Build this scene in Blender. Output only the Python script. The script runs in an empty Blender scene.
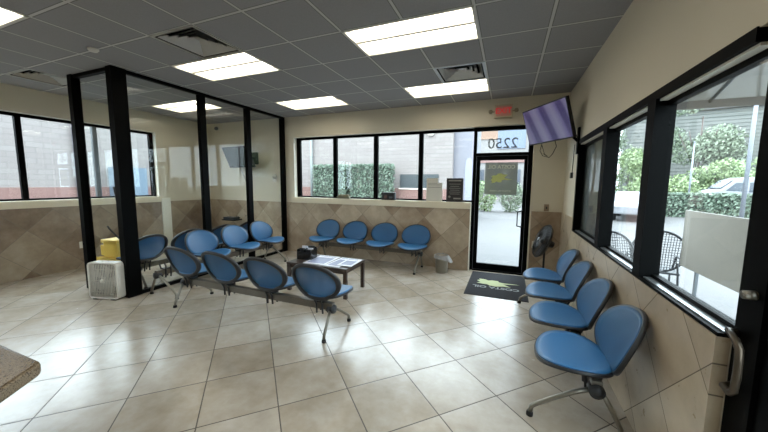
import bpy, bmesh, math, random
from mathutils import Vector, Matrix
from math import sin, cos, pi, radians
random.seed(7)
SC = bpy.context.scene
COL = SC.collection

# ------------------------------------------------------------------ camera
YAW, PITCH, ROLL, FPX = 0.3823, -0.106, 0.009, 306.44
fwd = Vector((-sin(YAW)*cos(PITCH), cos(YAW)*cos(PITCH), sin(PITCH)))
rt = Vector((cos(YAW), sin(YAW), 0)); up = rt.cross(fwd)
rt2 = rt*cos(ROLL)+up*sin(ROLL); up2 = -rt*sin(ROLL)+up*cos(ROLL)
cd = bpy.data.cameras.new('camera'); cam = bpy.data.objects.new('camera', cd); COL.objects.link(cam)
cd.sensor_width = 36; cd.lens = FPX/768*36; cd.clip_start = 0.05; cd.clip_end = 300
M = Matrix((rt2, up2, -fwd)).transposed().to_4x4(); M.translation = Vector((0, 0, 1.5642))
cam.matrix_world = M
SC.camera = cam

# ------------------------------------------------------------------ world, sun, exposure
SC.view_settings.view_transform = 'Standard'
SC.view_settings.look = 'None'
SC.view_settings.gamma = 1
SC.view_settings.use_curve_mapping = False
SC.view_settings.exposure = 1.56
LAMP = 1.8        # strength of the ceiling light diffusers
w = bpy.data.worlds.new('sky'); SC.world = w; w.use_nodes = True
nt = w.node_tree; nt.nodes.clear()
wo = nt.nodes.new('ShaderNodeOutputWorld'); bg = nt.nodes.new('ShaderNodeBackground')
tc = nt.nodes.new('ShaderNodeTexCoord'); sx = nt.nodes.new('ShaderNodeSeparateXYZ'); cr = nt.nodes.new('ShaderNodeValToRGB')
nt.links.new(tc.outputs['Generated'], sx.inputs[0]); nt.links.new(sx.outputs['Z'], cr.inputs[0])
cr.color_ramp.elements[0].position = 0.0; cr.color_ramp.elements[0].color = (0.76, 0.87, 0.98, 1)
cr.color_ramp.elements[1].position = 0.6; cr.color_ramp.elements[1].color = (0.80, 0.90, 1.0, 1)
nt.links.new(cr.outputs[0], bg.inputs[0]); bg.inputs[1].default_value = 3.6
nt.links.new(bg.outputs[0], wo.inputs[0])
sd = bpy.data.lights.new('sun', 'SUN'); so = bpy.data.objects.new('sun', sd); COL.objects.link(so)
sd.energy = 1.2; sd.angle = radians(25); sd.color = (1, .97, .92)
so.rotation_euler = Vector((0.25, 1.0, -1.1)).to_track_quat('-Z', 'Y').to_euler()
so.location = (0, 0, 12)

# ------------------------------------------------------------------ helpers
def srgb(*c):
    return tuple(((v/255)/12.92 if v/255 <= .04045 else ((v/255+.055)/1.055)**2.4) for v in c)+(1,)
class NT:
    def __init__(s, name):
        s.m = bpy.data.materials.new(name); s.m.use_nodes = True; s.t = s.m.node_tree
        s.p = s.t.nodes['Principled BSDF']; s.o = s.t.nodes['Material Output']
    def n(s, kind, **kw):
        nd = s.t.nodes.new('ShaderNode'+kind)
        for k, v in kw.items(): setattr(nd, k, v)
        return nd
    def l(s, a, b): s.t.links.new(a, b)
    def math(s, op, a, b=None, c=None):
        nd = s.n('Math', operation=op)
        for i, v in enumerate((a, b, c)):
            if v is None: continue
            if isinstance(v, (int, float)): nd.inputs[i].default_value = v
            else: s.l(v, nd.inputs[i])
        return nd.outputs[0]
    def mix(s, f, a, b, mode='MIX'):
        nd = s.n('Mix', data_type='RGBA', blend_type=mode)
        for i, v in ((0, f), (6, a), (7, b)):
            if isinstance(v, (int, float)): nd.inputs[i].default_value = v
            elif isinstance(v, tuple): nd.inputs[i].default_value = v
            else: s.l(v, nd.inputs[i])
        return nd.outputs[2]
    def coord(s, kind='Object'): return s.n('TexCoord').outputs[kind]
    def noise(s, vec, scale, detail=3, rough=.5):
        nd = s.n('TexNoise'); s.l(vec, nd.inputs['Vector']); nd.inputs['Scale'].default_value = scale
        nd.inputs['Detail'].default_value = detail; nd.inputs['Roughness'].default_value = rough
        return nd.outputs['Fac']
    def ramp(s, f, stops):
        nd = s.n('ValToRGB'); s.l(f, nd.inputs[0]); e = nd.color_ramp.elements
        while len(e) < len(stops): e.new(.5)
        for x, (p, c) in zip(e, stops): x.position = p; x.color = c
        return nd.outputs[0]
    def bump(s, h, st=.2, d=.01):
        nd = s.n('Bump'); nd.inputs['Strength'].default_value = st; nd.inputs['Distance'].default_value = d
        s.l(h, nd.inputs['Height']); s.l(nd.outputs[0], s.p.inputs['Normal'])

def mat(name, col, rough=.5, metal=0, var=.06, scale=6, spec=.5, bump=0, emit=0, coat=0):
    k = NT(name); c = k.coord()
    f = k.noise(c, scale, 4)
    a = tuple(max(0, v*(1-var)) for v in col[:3])+(1,); b = tuple(min(1, v*(1+var)) for v in col[:3])+(1,)
    k.l(k.mix(f, a, b), k.p.inputs['Base Color'])
    k.p.inputs['Roughness'].default_value = rough; k.p.inputs['Metallic'].default_value = metal
    k.p.inputs['Specular IOR Level'].default_value = spec
    if coat: k.p.inputs['Coat Weight'].default_value = coat; k.p.inputs['Coat Roughness'].default_value = .15
    if bump: k.bump(k.noise(c, scale*8, 3), bump, .004)
    if emit:
        k.p.inputs['Emission Color'].default_value = col; k.p.inputs['Emission Strength'].default_value = emit
    return k.m

def tile_mat(name, uax, vax, size, a0, b0, cols, grout, gw, rough, marble=.5, spec=.5, coat=0, bumpy=.15):
    """45 degree square tiles; uax/vax the two axes of the surface"""
    k = NT(name); sp = k.n('SeparateXYZ'); c = k.coord(); k.l(c, sp.inputs[0])
    u, v = sp.outputs[uax], sp.outputs[vax]; q = 2**-.5
    A = k.math('DIVIDE', k.math('SUBTRACT', k.math('MULTIPLY', k.math('ADD', u, v), q), a0), size)
    B = k.math('DIVIDE', k.math('SUBTRACT', k.math('MULTIPLY', k.math('SUBTRACT', v, u), q), b0), size)
    cb = k.n('CombineXYZ'); k.l(k.math('FLOOR', A), cb.inputs[0]); k.l(k.math('FLOOR', B), cb.inputs[1])
    wn = k.n('TexWhiteNoise', noise_dimensions='3D'); k.l(cb.outputs[0], wn.inputs['Vector'])
    def edge(X):
        f = k.math('FRACT', X); return k.math('MINIMUM', f, k.math('SUBTRACT', 1.0, f))
    e = k.math('MINIMUM', edge(A), edge(B))
    g = k.math('LESS_THAN', e, gw/size/2)
    # marble clouding, shifted per tile
    vm = k.n('VectorMath', operation='SCALE'); k.l(wn.outputs['Color'], vm.inputs[0]); vm.inputs['Scale'].default_value = 20
    va = k.n('VectorMath', operation='ADD'); k.l(c, va.inputs[0]); k.l(vm.outputs[0], va.inputs[1])
    n1 = k.noise(va.outputs[0], 2.2, 5, .62); n2 = k.noise(va.outputs[0], 9, 5, .6)
    f = k.math('ADD', k.math('MULTIPLY', n1, .7), k.math('MULTIPLY', n2, .3))
    mr = k.ramp(f, [(.36, cols[0]), (.5, cols[1]), (.64, cols[2])])
    tone = k.mix(wn.outputs['Value'], cols[3], cols[4])
    base = k.mix(marble, tone, mr)
    k.l(k.mix(g, base, grout), k.p.inputs['Base Color'])
    k.l(k.math('ADD', k.math('MULTIPLY', g, .5), k.math('ADD', rough, k.math('MULTIPLY', k.math('SUBTRACT', n2, .5), .15))), k.p.inputs['Roughness'])
    hh = k.math('MINIMUM', k.math('DIVIDE', e, gw/size), 1.0)
    k.bump(hh, bumpy, .003)
    k.p.inputs['Specular IOR Level'].default_value = spec
    if coat: k.p.inputs['Coat Weight'].default_value = coat; k.p.inputs['Coat Roughness'].default_value = .24
    return k.m

def glass_mat(name, tint=(.93, .96, .95, 1), refl=1.0):
    k = NT(name); k.t.nodes.remove(k.p)
    tr = k.n('BsdfTransparent'); gl = k.n('BsdfGlossy'); lw = k.n('LayerWeight'); lw.inputs['Blend'].default_value = .5; mx = k.n('MixShader')
    tr.inputs[0].default_value = tint; gl.inputs['Roughness'].default_value = .0; gl.inputs[0].default_value = (1, 1, 1, 1)
    F = k.math('ADD', .04, k.math('MULTIPLY', k.math('POWER', lw.outputs['Facing'], 5.0), .9))
    k.l(k.math('MULTIPLY', F, refl), mx.inputs[0]); k.l(tr.outputs[0], mx.inputs[1]); k.l(gl.outputs[0], mx.inputs[2])
    k.l(mx.outputs[0], k.o.inputs[0]); return k.m

def see_mat(name, col, alpha, rough=.5, holes=0):
    """a perforated or thin sheet you can partly see through"""
    k = NT(name); tr = k.n('BsdfTransparent'); mx = k.n('MixShader')
    f = k.noise(k.coord(), 5, 3)
    a = tuple(v*.9 for v in col[:3])+(1,); b = tuple(min(1, v*1.1) for v in col[:3])+(1,)
    k.l(k.mix(f, a, b), k.p.inputs['Base Color']); k.p.inputs['Roughness'].default_value = rough
    mx.inputs[0].default_value = alpha
    k.l(tr.outputs[0], mx.inputs[1]); k.l(k.p.outputs[0], mx.inputs[2]); k.l(mx.outputs[0], k.o.inputs[0]); return k.m

class MB:
    """collects shapes in one bmesh"""
    def __init__(s): s.b = bmesh.new()
    def box(s, x0, x1, y0, y1, z0, z1, bev=0, mi=0):
        g = bmesh.ops.create_cube(s.b, size=1)
        vs = g['verts']
        for v in vs: v.co = Vector(((x0+x1)/2+v.co.x*(x1-x0), (y0+y1)/2+v.co.y*(y1-y0), (z0+z1)/2+v.co.z*(z1-z0)))
        fs = {f for v in vs for f in v.link_faces}
        for f in fs: f.material_index = mi
        if bev:
            es = list({e for v in vs for e in v.link_edges})
            bmesh.ops.bevel(s.b, geom=es, offset=bev, segments=2, profile=.6, affect='EDGES')
        return s
    def tube(s, pts, r, n=10, caps=True, closed=False):
        pts = [Vector(p) for p in pts]; rs = r if isinstance(r, (list, tuple)) else [r]*len(pts)
        rings = []; prev = None; N = len(pts)
        for i, p in enumerate(pts):
            if closed: t = (pts[(i+1) % N]-pts[i-1]).normalized()
            else: t = ((pts[min(i+1, N-1)]-p).normalized()+(p-pts[max(i-1, 0)]).normalized()).normalized()
            if prev is None:
                a = Vector((0, 0, 1)) if abs(t.z) < .9 else Vector((1, 0, 0)); nx = t.cross(a).normalized()
            else: nx = (prev-t*prev.dot(t)).normalized()
            prev = nx; ny = t.cross(nx)
            rings.append([s.b.verts.new(p+(nx*cos(2*pi*k/n)+ny*sin(2*pi*k/n))*rs[i]) for k in range(n)])
        for i in range(N if closed else N-1):
            A, B = rings[i], rings[(i+1) % N]
            for k in range(n): s.b.faces.new((A[k], A[(k+1) % n], B[(k+1) % n], B[k])).smooth = True
        if caps and not closed:
            s.b.faces.new(rings[0][::-1]); s.b.faces.new(rings[-1])
        return s
    def lathe(s, prof, c=(0, 0, 0), axis=(0, 0, 1), n=24):
        ax = Vector(axis).normalized(); a = Vector((0, 0, 1)) if abs(ax.z) < .9 else Vector((1, 0, 0))
        nx = ax.cross(a).normalized(); ny = ax.cross(nx); c = Vector(c); rings = []
        for (r, z) in prof:
            if r < 1e-6: rings.append([s.b.verts.new(c+ax*z)])
            else: rings.append([s.b.verts.new(c+ax*z+(nx*cos(2*pi*k/n)+ny*sin(2*pi*k/n))*r) for k in range(n)])
        for A, B in zip(rings, rings[1:]):
            if len(A) == 1 and len(B) == 1: continue
            for k in range(n):
                q = [A[k % len(A)], A[(k+1) % len(A)], B[(k+1) % len(B)], B[k % len(B)]]
                u = []
                for v in q:
                    if v not in u: u.append(v)
                if len(u) > 2: s.b.faces.new(u).smooth = True
        return s
    def prism(s, poly, z0, z1, plane='xy', mi=0):
        def P(a, b, z): return {'xy': (a, b, z), 'xz': (a, z, b), 'yz': (z, a, b)}[plane]
        A = [s.b.verts.new(P(a, b, z0)) for a, b in poly]; B = [s.b.verts.new(P(a, b, z1)) for a, b in poly]
        n = len(poly)
        for f in [A[::-1], B]: s.b.faces.new(f).material_index = mi
        for i in range(n): s.b.faces.new((A[i], A[(i+1) % n], B[(i+1) % n], B[i])).material_index = mi
        return s
    def quad(s, *pts):
        s.b.faces.new([s.b.verts.new(p) for p in pts]); return s
    def sheet(s, fn, nu, nv, th=0, nrm=None):
        """grid surface fn(i/nu, j/nv) with optional thickness along nrm"""
        G = [[s.b.verts.new(fn(i/nu, j/nv)) for j in range(nv+1)] for i in range(nu+1)]
        for i in range(nu):
            for j in range(nv): s.b.faces.new((G[i][j], G[i+1][j], G[i+1][j+1], G[i][j+1])).smooth = True
        return s
    def xf(s, M): bmesh.ops.transform(s.b, matrix=M, verts=s.b.verts); return s
    def build(s, name, m, parent=None, smooth=False):
        bmesh.ops.recalc_face_normals(s.b, faces=s.b.faces)
        me = bpy.data.meshes.new(name); s.b.to_mesh(me); s.b.free()
        for x in (m if isinstance(m, (list, tuple)) else [m]): me.materials.append(x)
        if smooth:
            for p in me.polygons: p.use_smooth = True
        o = bpy.data.objects.new(name, me); COL.objects.link(o)
        if parent is not None: o.parent = parent
        return o

def tag(o, label=None, cat=None, group=None, kind=None):
    if label: o['label'] = label
    if cat: o['category'] = cat
    if group: o['group'] = group
    if kind: o['kind'] = kind
    return o
def thing(name, label, cat, loc=(0, 0, 0), rz=0, group=None):
    o = bpy.data.objects.new(name, None); o.empty_display_size = .1; COL.objects.link(o)
    o.location = loc; o.rotation_euler = (0, 0, rz); return tag(o, label, cat, group)
def struct(name, mb, m, label=None, parent=None):
    o = mb.build(name, m, parent)
    if parent is None: o['kind'] = 'structure'
    if label: o['label'] = label
    if parent is None: o['category'] = name.split('_')[0]
    return o
def copy_tree(o, parent=None):
    c = o.copy(); COL.objects.link(c)
    if parent is not None: c.parent = parent
    for ch in list(o.children): copy_tree(ch, c)
    return c
def text_mesh(body, size, name, m, parent, M, depth=.001, align='CENTER', bold=0):
    cu = bpy.data.curves.new(name, 'FONT'); cu.body = body; cu.size = size; cu.align_x = align; cu.align_y = 'CENTER'
    cu.extrude = depth; cu.offset = bold
    t = bpy.data.objects.new('tmp', cu); COL.objects.link(t)
    dg = bpy.context.evaluated_depsgraph_get(); dg.update()
    me = bpy.data.meshes.new_from_object(t.evaluated_get(dg)); bpy.data.objects.remove(t); bpy.data.curves.remove(cu)
    me.transform(M); me.materials.clear(); me.materials.append(m); me.name = name
    o = bpy.data.objects.new(name, me); COL.objects.link(o); o.parent = parent; return o

# ------------------------------------------------------------------ materials
XR, XL, YF, H, YB = .834, -7.06, 5.647, 2.996, -3.5
CREAM = mat('cream_paint', srgb(216, 208, 188), .55, var=.03, scale=2, bump=.06)
REVEAL = mat('pale_cream_paint', srgb(232, 230, 218), .5, var=.02)
SILL = mat('cream_ledge', srgb(222, 212, 188), .35, var=.05)
BLACK = mat('black_aluminium', srgb(4, 5, 5), .5, 0, var=.15, spec=.05)
GREYAL = mat('grey_aluminium', srgb(95, 102, 106), .4, .3)
SILVER = mat('silver_aluminium', srgb(170, 174, 176), .28, .8)
GLASS = glass_mat('window_glass', refl=.6)
PGLASS = glass_mat('partition_glass', (.95, .965, .96, 1), .3)
q = 2**-.5
FLOOR = tile_mat('floor_tile', 0, 1, .5003, (-2.8375+.8739)*q, (.8739+2.8375)*q,
    [srgb(150, 137, 119), srgb(178, 167, 152), srgb(200, 193, 184), srgb(156, 145, 128), srgb(194, 187, 176)], srgb(80, 72, 64), .008, .24, .55, spec=.65, coat=.2, bumpy=.25)
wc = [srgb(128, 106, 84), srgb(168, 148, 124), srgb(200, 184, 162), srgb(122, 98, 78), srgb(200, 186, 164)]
WT_F = tile_mat('wainscot_tile_x', 0, 2, .46, .1, .3, wc, srgb(120, 112, 100), .005, .34, .5)
WT_R = tile_mat('wainscot_tile_y', 1, 2, .46, .36, -.2, [srgb(150, 134, 110), srgb(184, 168, 144), srgb(204, 190, 168), srgb(168, 150, 126), srgb(200, 186, 162)], srgb(104, 94, 80), .005, .3, .5)
WT_L = tile_mat('wainscot_tile_left_shaded', 1, 2, .46, .36, -.2, [tuple(v*.72 for v in c_[:3])+(1,) for c_ in wc], srgb(120, 112, 100), .005, .34, .5)  # darkened copy of the far wall tiles, shade put into the colour

k = NT('ceiling_tile'); sp = k.n('SeparateXYZ'); c = k.coord(); k.l(c, sp.inputs[0])
def cedge(out, o0):
    f = k.math('FRACT', k.math('DIVIDE', k.math('SUBTRACT', out, o0), .6096)); return k.math('MINIMUM', f, k.math('SUBTRACT', 1.0, f))
e = k.math('MINIMUM', cedge(sp.outputs[0], -2.1532), cedge(sp.outputs[1], 2.705))
g = k.math('LESS_THAN', e, .012/.6096); g2 = k.math('LESS_THAN', e, .020/.6096)
nz = k.noise(c, 90, 3); base = k.mix(nz, srgb(140, 139, 140), srgb(155, 154, 155))
base = k.mix(g2, base, srgb(112, 111, 109)); k.l(k.mix(g, base, srgb(190, 189, 184)), k.p.inputs['Base Color'])
k.p.inputs['Roughness'].default_value = .75; k.l(k.math('SUBTRACT', .85, k.math('MULTIPLY', g, .5)), k.p.inputs['Roughness'])
k.bump(nz, .15, .003); CEIL = k.m

BLUE = mat('blue_plastic', srgb(44, 101, 148), .42, var=.06, scale=5, spec=.5)
BLUEB = see_mat('blue_perforated_plastic', srgb(42, 99, 146), .74, .42)
CHARC = mat('black_plastic', srgb(36, 38, 42), .42, var=.1)
BLKP = mat('black_fan_plastic', srgb(16, 16, 18), .4)
STEEL = mat('satin_steel', srgb(138, 134, 124), .33, .75, var=.05)
BEAMC = mat('painted_beam', srgb(104, 98, 88), .45, .3)
WHITE = mat('white_plastic', srgb(212, 208, 198), .4)
WMET = mat('white_enamel', srgb(214, 211, 202), .4)
LAMPM = mat('lamp_diffuser', (1.0, .93, .78, 1), .5, var=.02, emit=LAMP)
RUBBER = mat('black_rubber', srgb(22, 22, 23), .8)
WOOD = mat('dark_wood', srgb(52, 38, 30), .4, var=.2, scale=3)
YELLOW = mat('yellow_plastic', srgb(240, 202, 92), .4)
PAPER = mat('paper', srgb(214, 216, 226), .4)

# ------------------------------------------------------------------ room shell
T = .15
struct('floor', MB().box(XL-T, XR+T, YB-T, YF+T, -.12, 0), FLOOR, 'beige stone look floor tiles laid diagonally')
# far wall with window band and door opening
WX0, WX1, WZ0, WZ1 = -4.44, -.60, 1.235, 2.555
DX0, DX1, DZ1 = -.60, .36, 2.555
b = MB(); b.box(XL-T, WX0, YF, YF+T, 0, 3.25); b.box(WX0, DX0, YF, YF+T, 0, WZ0-.0); b.box(WX0, DX1, YF, YF+T, WZ1, 3.25); b.box(DX1, XR+T, YF, YF+T, 0, 3.25)
struct('wall_far', b, CREAM, 'cream painted wall with the window band and entrance door')
b = MB(); b.box(XR, XR+T, YB, .5, 0, 3.25); b.box(XR, XR+T, .5, 4.76, 2.15, 3.25); b.box(XR, XR+T, 1.64, 4.76, 0, .95); b.box(XR, XR+T, 4.76, YF, 0, 3.25)
struct('wall_right', b, CREAM, 'cream painted wall above the long black framed window')
LY0, LY1, LZ0, LZ1 = -2.6, 4.39, 1.235, 2.61
b = MB(); b.box(XL-T, XL, YB, LY0, 0, 3.25); b.box(XL-T, XL, LY0, LY1, 0, LZ0); b.box(XL-T, XL, LY0, LY1, LZ1, 3.25); b.box(XL-T, XL, LY1, YF, 0, 3.25)
struct('wall_left', b, CREAM, 'cream painted wall with a long window over stone tiles')
struct('wall_back', MB().box(XL-T, XR+T, YB-T, YB, 0, 3.25), CREAM, 'cream wall behind the viewer')
struct('roof', MB().box(XL-T, XR+T, YB-T, YF+T, 3.25, 3.4), CREAM)
# ceiling made cell by cell so fixtures can sit in real openings
X0, Y0, S = -2.1532, 2.705, .6096
lights = [(-3, 0), (1, 0), (1, 3), (-3, 3), (-5, -3), (-7, 2), (1, -3), (-1, -6), (-5, -6), (3-1, -8)]
lights = [(a, r) for a, r in lights]
vents = [(-2, -1), (2, 2), (-7, -1)]
used = {(a+i, r) for a, r in lights for i in (0, 1)} | set(vents)
b = MB()
for a in range(-9, 6):
    for r in range(-12, 6):
        if (a, r) in used: continue
        x0, x1 = max(XL, X0+a*S), min(XR, X0+(a+1)*S); y0, y1 = max(YB, Y0+r*S), min(YF, Y0+(r+1)*S)
        if x1-x0 < .01 or y1-y0 < .01: continue
        b.box(x0, x1, y0, y1, H, H+.02)
struct('ceiling', b, CEIL, 'grey suspended ceiling tiles in a white grid')

# wainscots and ledges
b = MB(); b.box(XL+.012, DX0-.012, YF-.012, YF, 0, 1.125); b.box(DX1+.02, XR-.012, YF-.012, YF, 0, 1.125)
struct('trim_1', b, WT_F, 'brown diagonal stone tile lining under the front window')
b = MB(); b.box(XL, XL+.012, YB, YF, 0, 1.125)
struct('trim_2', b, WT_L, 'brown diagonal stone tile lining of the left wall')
b = MB(); b.box(XR-.012, XR, 1.64, 4.74, 0, .95); b.box(XR-.012, XR, 4.74, YF, 0, 1.125); b.box(XR-.012, XR+.036, 1.628, 1.64, 0, .95)
struct('trim_3', b, WT_R, 'tan diagonal stone tile lining under the right window')
b = MB(); b.box(WX0-.06, DX0-.005, YF-.03, YF+.10, 1.12, WZ0+.004, .004)
struct('trim_4', b, SILL, 'cream ledge below the front window')
b = MB(); b.box(XL-.10, XL+.03, LY0, LY1+.06, 1.12, LZ0+.004, .004)
struct('trim_5', b, SILL, 'cream ledge below the left window')
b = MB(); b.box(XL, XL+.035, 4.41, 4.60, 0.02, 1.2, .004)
struct('trim_reflection_strip', b, REVEAL, 'white vertical strip added on the left wall tiles for a bright reflection')  # added strip, stands in for a bright band of reflection
b = MB(); b.box(DX0-.012, DX0+.004, YF-.014, YF+.05, 0, WZ0)
struct('trim_7', b, REVEAL, 'white edge strip beside the entrance door')
b = MB()
b.box(WX0, WX0+.008, YF-.001, YF+.095, WZ0, WZ1); b.box(WX0, WX1, YF-.001, YF+.095, WZ1-.008, WZ1)
b.box(XL-.09, XL+.001, LY1-.008, LY1, LZ0, LZ1); b.box(XL-.09, XL+.001, LY0, LY1, LZ1-.008, LZ1)
struct('trim_8', b, REVEAL, 'pale window reveals')

# ------------------------------------------------------------------ windows and doors
def wroot(name, label):
    o = bpy.data.objects.new(name, None); COL.objects.link(o); o.empty_display_size = .1
    o['kind'] = 'structure'; o['label'] = label; o['category'] = name.split('_')[0]; return o
yw0, yw1 = YF+.095, YF+.148
W1 = wroot('window_1', 'black framed window band of four panes in the far wall')
b = MB(); b.box(WX0+.008, WX1, yw0, yw1, WZ1-.055, WZ1-.005); b.box(WX0+.008, WX1, yw0, yw1, WZ0, WZ0+.035)
for x0, x1 in ((-4.432, -4.335), (-3.49, -3.40), (-2.545, -2.455), (-1.608, -1.524)): b.box(x0, x1, yw0, yw1, WZ0+.03, WZ1-.05)
b.build('window_frame', BLACK, W1)
for x0, x1 in ((-4.335, -3.49), (-3.40, -2.545), (-2.455, -1.608), (-1.524, -.625)):
    MB().box(x0, x1, yw0+.022, yw0+.028, WZ0+.03, WZ1-.05).build('glass', GLASS, W1)
W2 = wroot('window_2', 'black framed window in the left wall facing a brick building')
b = MB(); xw0, xw1 = XL-.148, XL-.09
b.box(xw0, xw1, LY0, LY1-.008, LZ1-.055, LZ1-.008); b.box(xw0, xw1, LY0, LY1-.008, LZ0, LZ0+.035); b.box(xw0, xw1, 4.31, LY1-.008, LZ0, LZ1-.01)
for y in (-1.42, -.46, .50, 1.46, 2.38): b.box(xw0, xw1, y, y+.07, LZ0+.03, LZ1-.05)
b.build('window_frame', BLACK, W2)
MB().box(xw0, xw1, 3.34, 3.41, LZ0+.03, LZ1-.05).build('window_mullion', GREYAL, W2)['label'] = 'mullion greyed by glare put into its colour'  # frame mullion in grey: glare put into the colour
ys = [LY0, -1.42, -.46, .5, 1.46, 2.38, 3.34, 4.31]
for y0, y1 in zip(ys, ys[1:]): MB().box(xw0+.025, xw0+.031, y0+.07 if y0 > LY0 else y0, y1, LZ0+.03, LZ1-.05).build('glass', GLASS, W2)
# right window
W3 = wroot('window_3', 'long black framed window of three panes in the right wall')
b = MB(); fx0, fx1 = XR-.006, XR+.10
b.box(fx0, fx1, 1.63, 4.76, 2.10, 2.155); b.box(fx0, fx1, 1.63, 4.76, .945, .966)
b.box(XR+.058, fx1, 1.63, 4.70, 2.06, 2.10); b.box(XR+.062, fx1, 1.63, 4.70, .966, .992)
for y0, y1 in ((4.70, 4.76), (3.48, 3.60), (2.46, 2.58)): b.box(fx0, fx1, y0, y1, .96, 2.11)
b.box(XR+.042, fx1+.02, 1.50, 1.63, 0, 2.155)
b.build('window_frame', BLACK, W3)
b = MB()
for y0, y1 in ((1.64, 2.46), (2.58, 3.48), (3.60, 4.70)): b.box(XR+.018, XR+.060, y0, y1, .966, .972)
b.build('sky_glint_strip', SILVER, W3)['label'] = 'metal strip added for the sky reflection on the black ledge'  # added silver strip for the sky reflected on the frame ledge
b = MB()
for y0, y1 in ((1.64, 2.46), (2.58, 3.48), (3.60, 4.70)): b.box(XR+.014, XR+.056, y0, y1, 2.088, 2.10)
b.build('head_reflection', REVEAL, W3)['label'] = 'white strip painted in for the reflection under the window head'  # white paint stands in for light reflected under the head
for y0, y1 in ((1.64, 2.46), (2.58, 3.48), (3.60, 4.70)):
    MB().box(fx1-.03, fx1-.024, y0, y1, .99, 2.065).build('glass', GLASS, W3)
MB().box(fx1-.02, fx1-.016, 3.62, 4.70, .99, 2.065).build('window_screen', see_mat('dark_screen', srgb(70, 72, 72), .8, .8), W3)['label'] = 'dark grey insect screen'
# entrance door with transom
D1 = wroot('door_1', 'black framed glass entrance door with a transom above')
b = MB(); b.box(DX0, -.545, yw0-.02, yw1, 0, DZ1-.005); b.box(.27+.02, DX1, yw0-.02, yw1, 0, DZ1-.005)
b.box(-.545, .29, yw0-.02, yw1, 2.49, DZ1-.005); b.box(-.545, .29, yw0-.02, yw1, 2.06, 2.11); b.box(-.545, .29, yw0-.05, yw1, 0, .025)
b.build('door_frame', BLACK, D1)
MB().box(-.545, .29, yw0+.03, yw0+.036, 2.11, 2.49).build('transom_glass', GLASS, D1)
leaf = MB(); leaf.box(-.54, -.475, yw0-.005, yw0+.04, .03, 2.055); leaf.box(.235, .287, yw0-.005, yw0+.04, .03, 2.055)
leaf.box(-.475, .235, yw0-.005, yw0+.04, 1.985, 2.055); leaf.box(-.475, .235, yw0-.005, yw0+.04, .03, .135)
lf = leaf.build('door_leaf', BLACK, D1)
MB().box(-.475, .235, yw0+.015, yw0+.021, .135, 1.985).build('glass', GLASS, lf)
MB().tube([(.25, yw0-.003, 1.12), (.25, yw0-.06, 1.12), (.17, yw0-.07, 1.10), (.17, yw0-.07, .86), (.25, yw0-.06, .84), (.25, yw0-.003, .84)], .011).build('door_handle', BLACK, lf)
# door numbers, painted on the outside of the transom
MIR = Matrix.Rotation(pi/2, 4, 'X')
def facing_out(x, y, z): return Matrix.Translation((x, y, z)) @ Matrix.Rotation(pi, 4, 'Z') @ MIR
DECAL = mat('grey_vinyl', srgb(120, 122, 126), .5)
text_mesh('2250', .25, 'door_number', DECAL, D1, facing_out(-.12, yw0+.039, 2.265))
# side door at the right edge
D2 = wroot('door_2', 'black framed glass side door beside the right window')
b = MB(); b.box(XR+.05, XR+.11, .5, .56, 0, 2.15); b.box(XR+.05, XR+.11, .56, 1.50, 2.08, 2.15); b.box(XR+.03, XR+.13, .56, 1.50, 0, .02)
b.build('door_frame', BLACK, D2)
leaf = MB(); leaf.box(XR+.055, XR+.09, 1.41, 1.495, .025, 2.075); leaf.box(XR+.055, XR+.09, .565, .66, .025, 2.075)
leaf.box(XR+.055, XR+.09, .66, 1.41, 1.98, 2.075); leaf.box(XR+.055, XR+.09, .66, 1.41, .025, .2)
lf2 = leaf.build('door_leaf', BLACK, D2)
MB().box(XR+.062, XR+.068, .66, 1.40, .2, 1.98).build('glass', GLASS, lf2)
BRONZE = mat('worn_bronze', srgb(84, 74, 62), .35, .7)
pts = [(XR+.045, 1.61, .985), (XR+.02, 1.605, .99), (XR+.0, 1.58, 1.0), (XR-.010, 1.52, .99), (XR-.012, 1.49, .965)]
pts += [(XR-.012, 1.485, .965-.05*i) for i in range(1, 3)] + [(XR-.012, 1.49, .80), (XR-.008, 1.52, .775), (XR+.01, 1.59, .765), (XR+.045, 1.61, .765)]
MB().tube(pts, .0125, 12).build('door_handle', BRONZE, lf2)['label'] = 'worn bronze pull handle'
b = MB(); b.lathe([(0, -.03), (.016, -.03), (.018, 0), (.018, .006), (0, .006)], (XR+.036, 1.545, 1.16), (1, 0, 0)); b.tube([(XR+.012, 1.545, 1.16), (XR+.006, 1.515, 1.163)], .006)
b.build('door_lock', STEEL, lf2)['label'] = 'chrome lock cylinder'

# partition of black posts and glass
PX, PY = -4.66, 2.41
part = wroot('wall_partition', 'glass partition in black posts enclosing the corner room')
b = MB(); b.box(PX-.10, PX+.015, PY, PY+.17, .0, H-.001, .003); b.build('corner_post', BLACK, part)
b = MB(); b.box(PX-.985, PX-.885, PY, PY+.10, 0, H-.001, .003); b.build('post', BLACK, part)
for y in (3.60, 4.55, 5.53): MB().box(PX-.07, PX, y, y+.11, .0, H-.001, .003).build('post', BLACK, part)
b = MB(); b.box(PX-.06, PX-.005, PY+.17, YF, H-.045, H-.002); b.box(PX-.885, PX-.13, PY+.02, PY+.08, H-.045, H-.002); b.build('head_rail', BLACK, part)
b = MB(); b.box(PX-.06, PX-.005, PY+.17, YF-.012, 0, .05); b.box(PX-.885, PX-.13, PY+.02, PY+.08, 0, .05); b.build('bottom_rail', BLACK, part)
for y0, y1 in ((PY+.17, 3.60), (3.71, 4.55), (4.66, 5.53)): MB().box(PX-.037, PX-.029, y0, y1, .05, H-.045).build('glass', PGLASS, part)
MB().box(PX-.885, PX-.13, PY+.046, PY+.054, .05, H-.045).build('glass', PGLASS, part)

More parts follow.
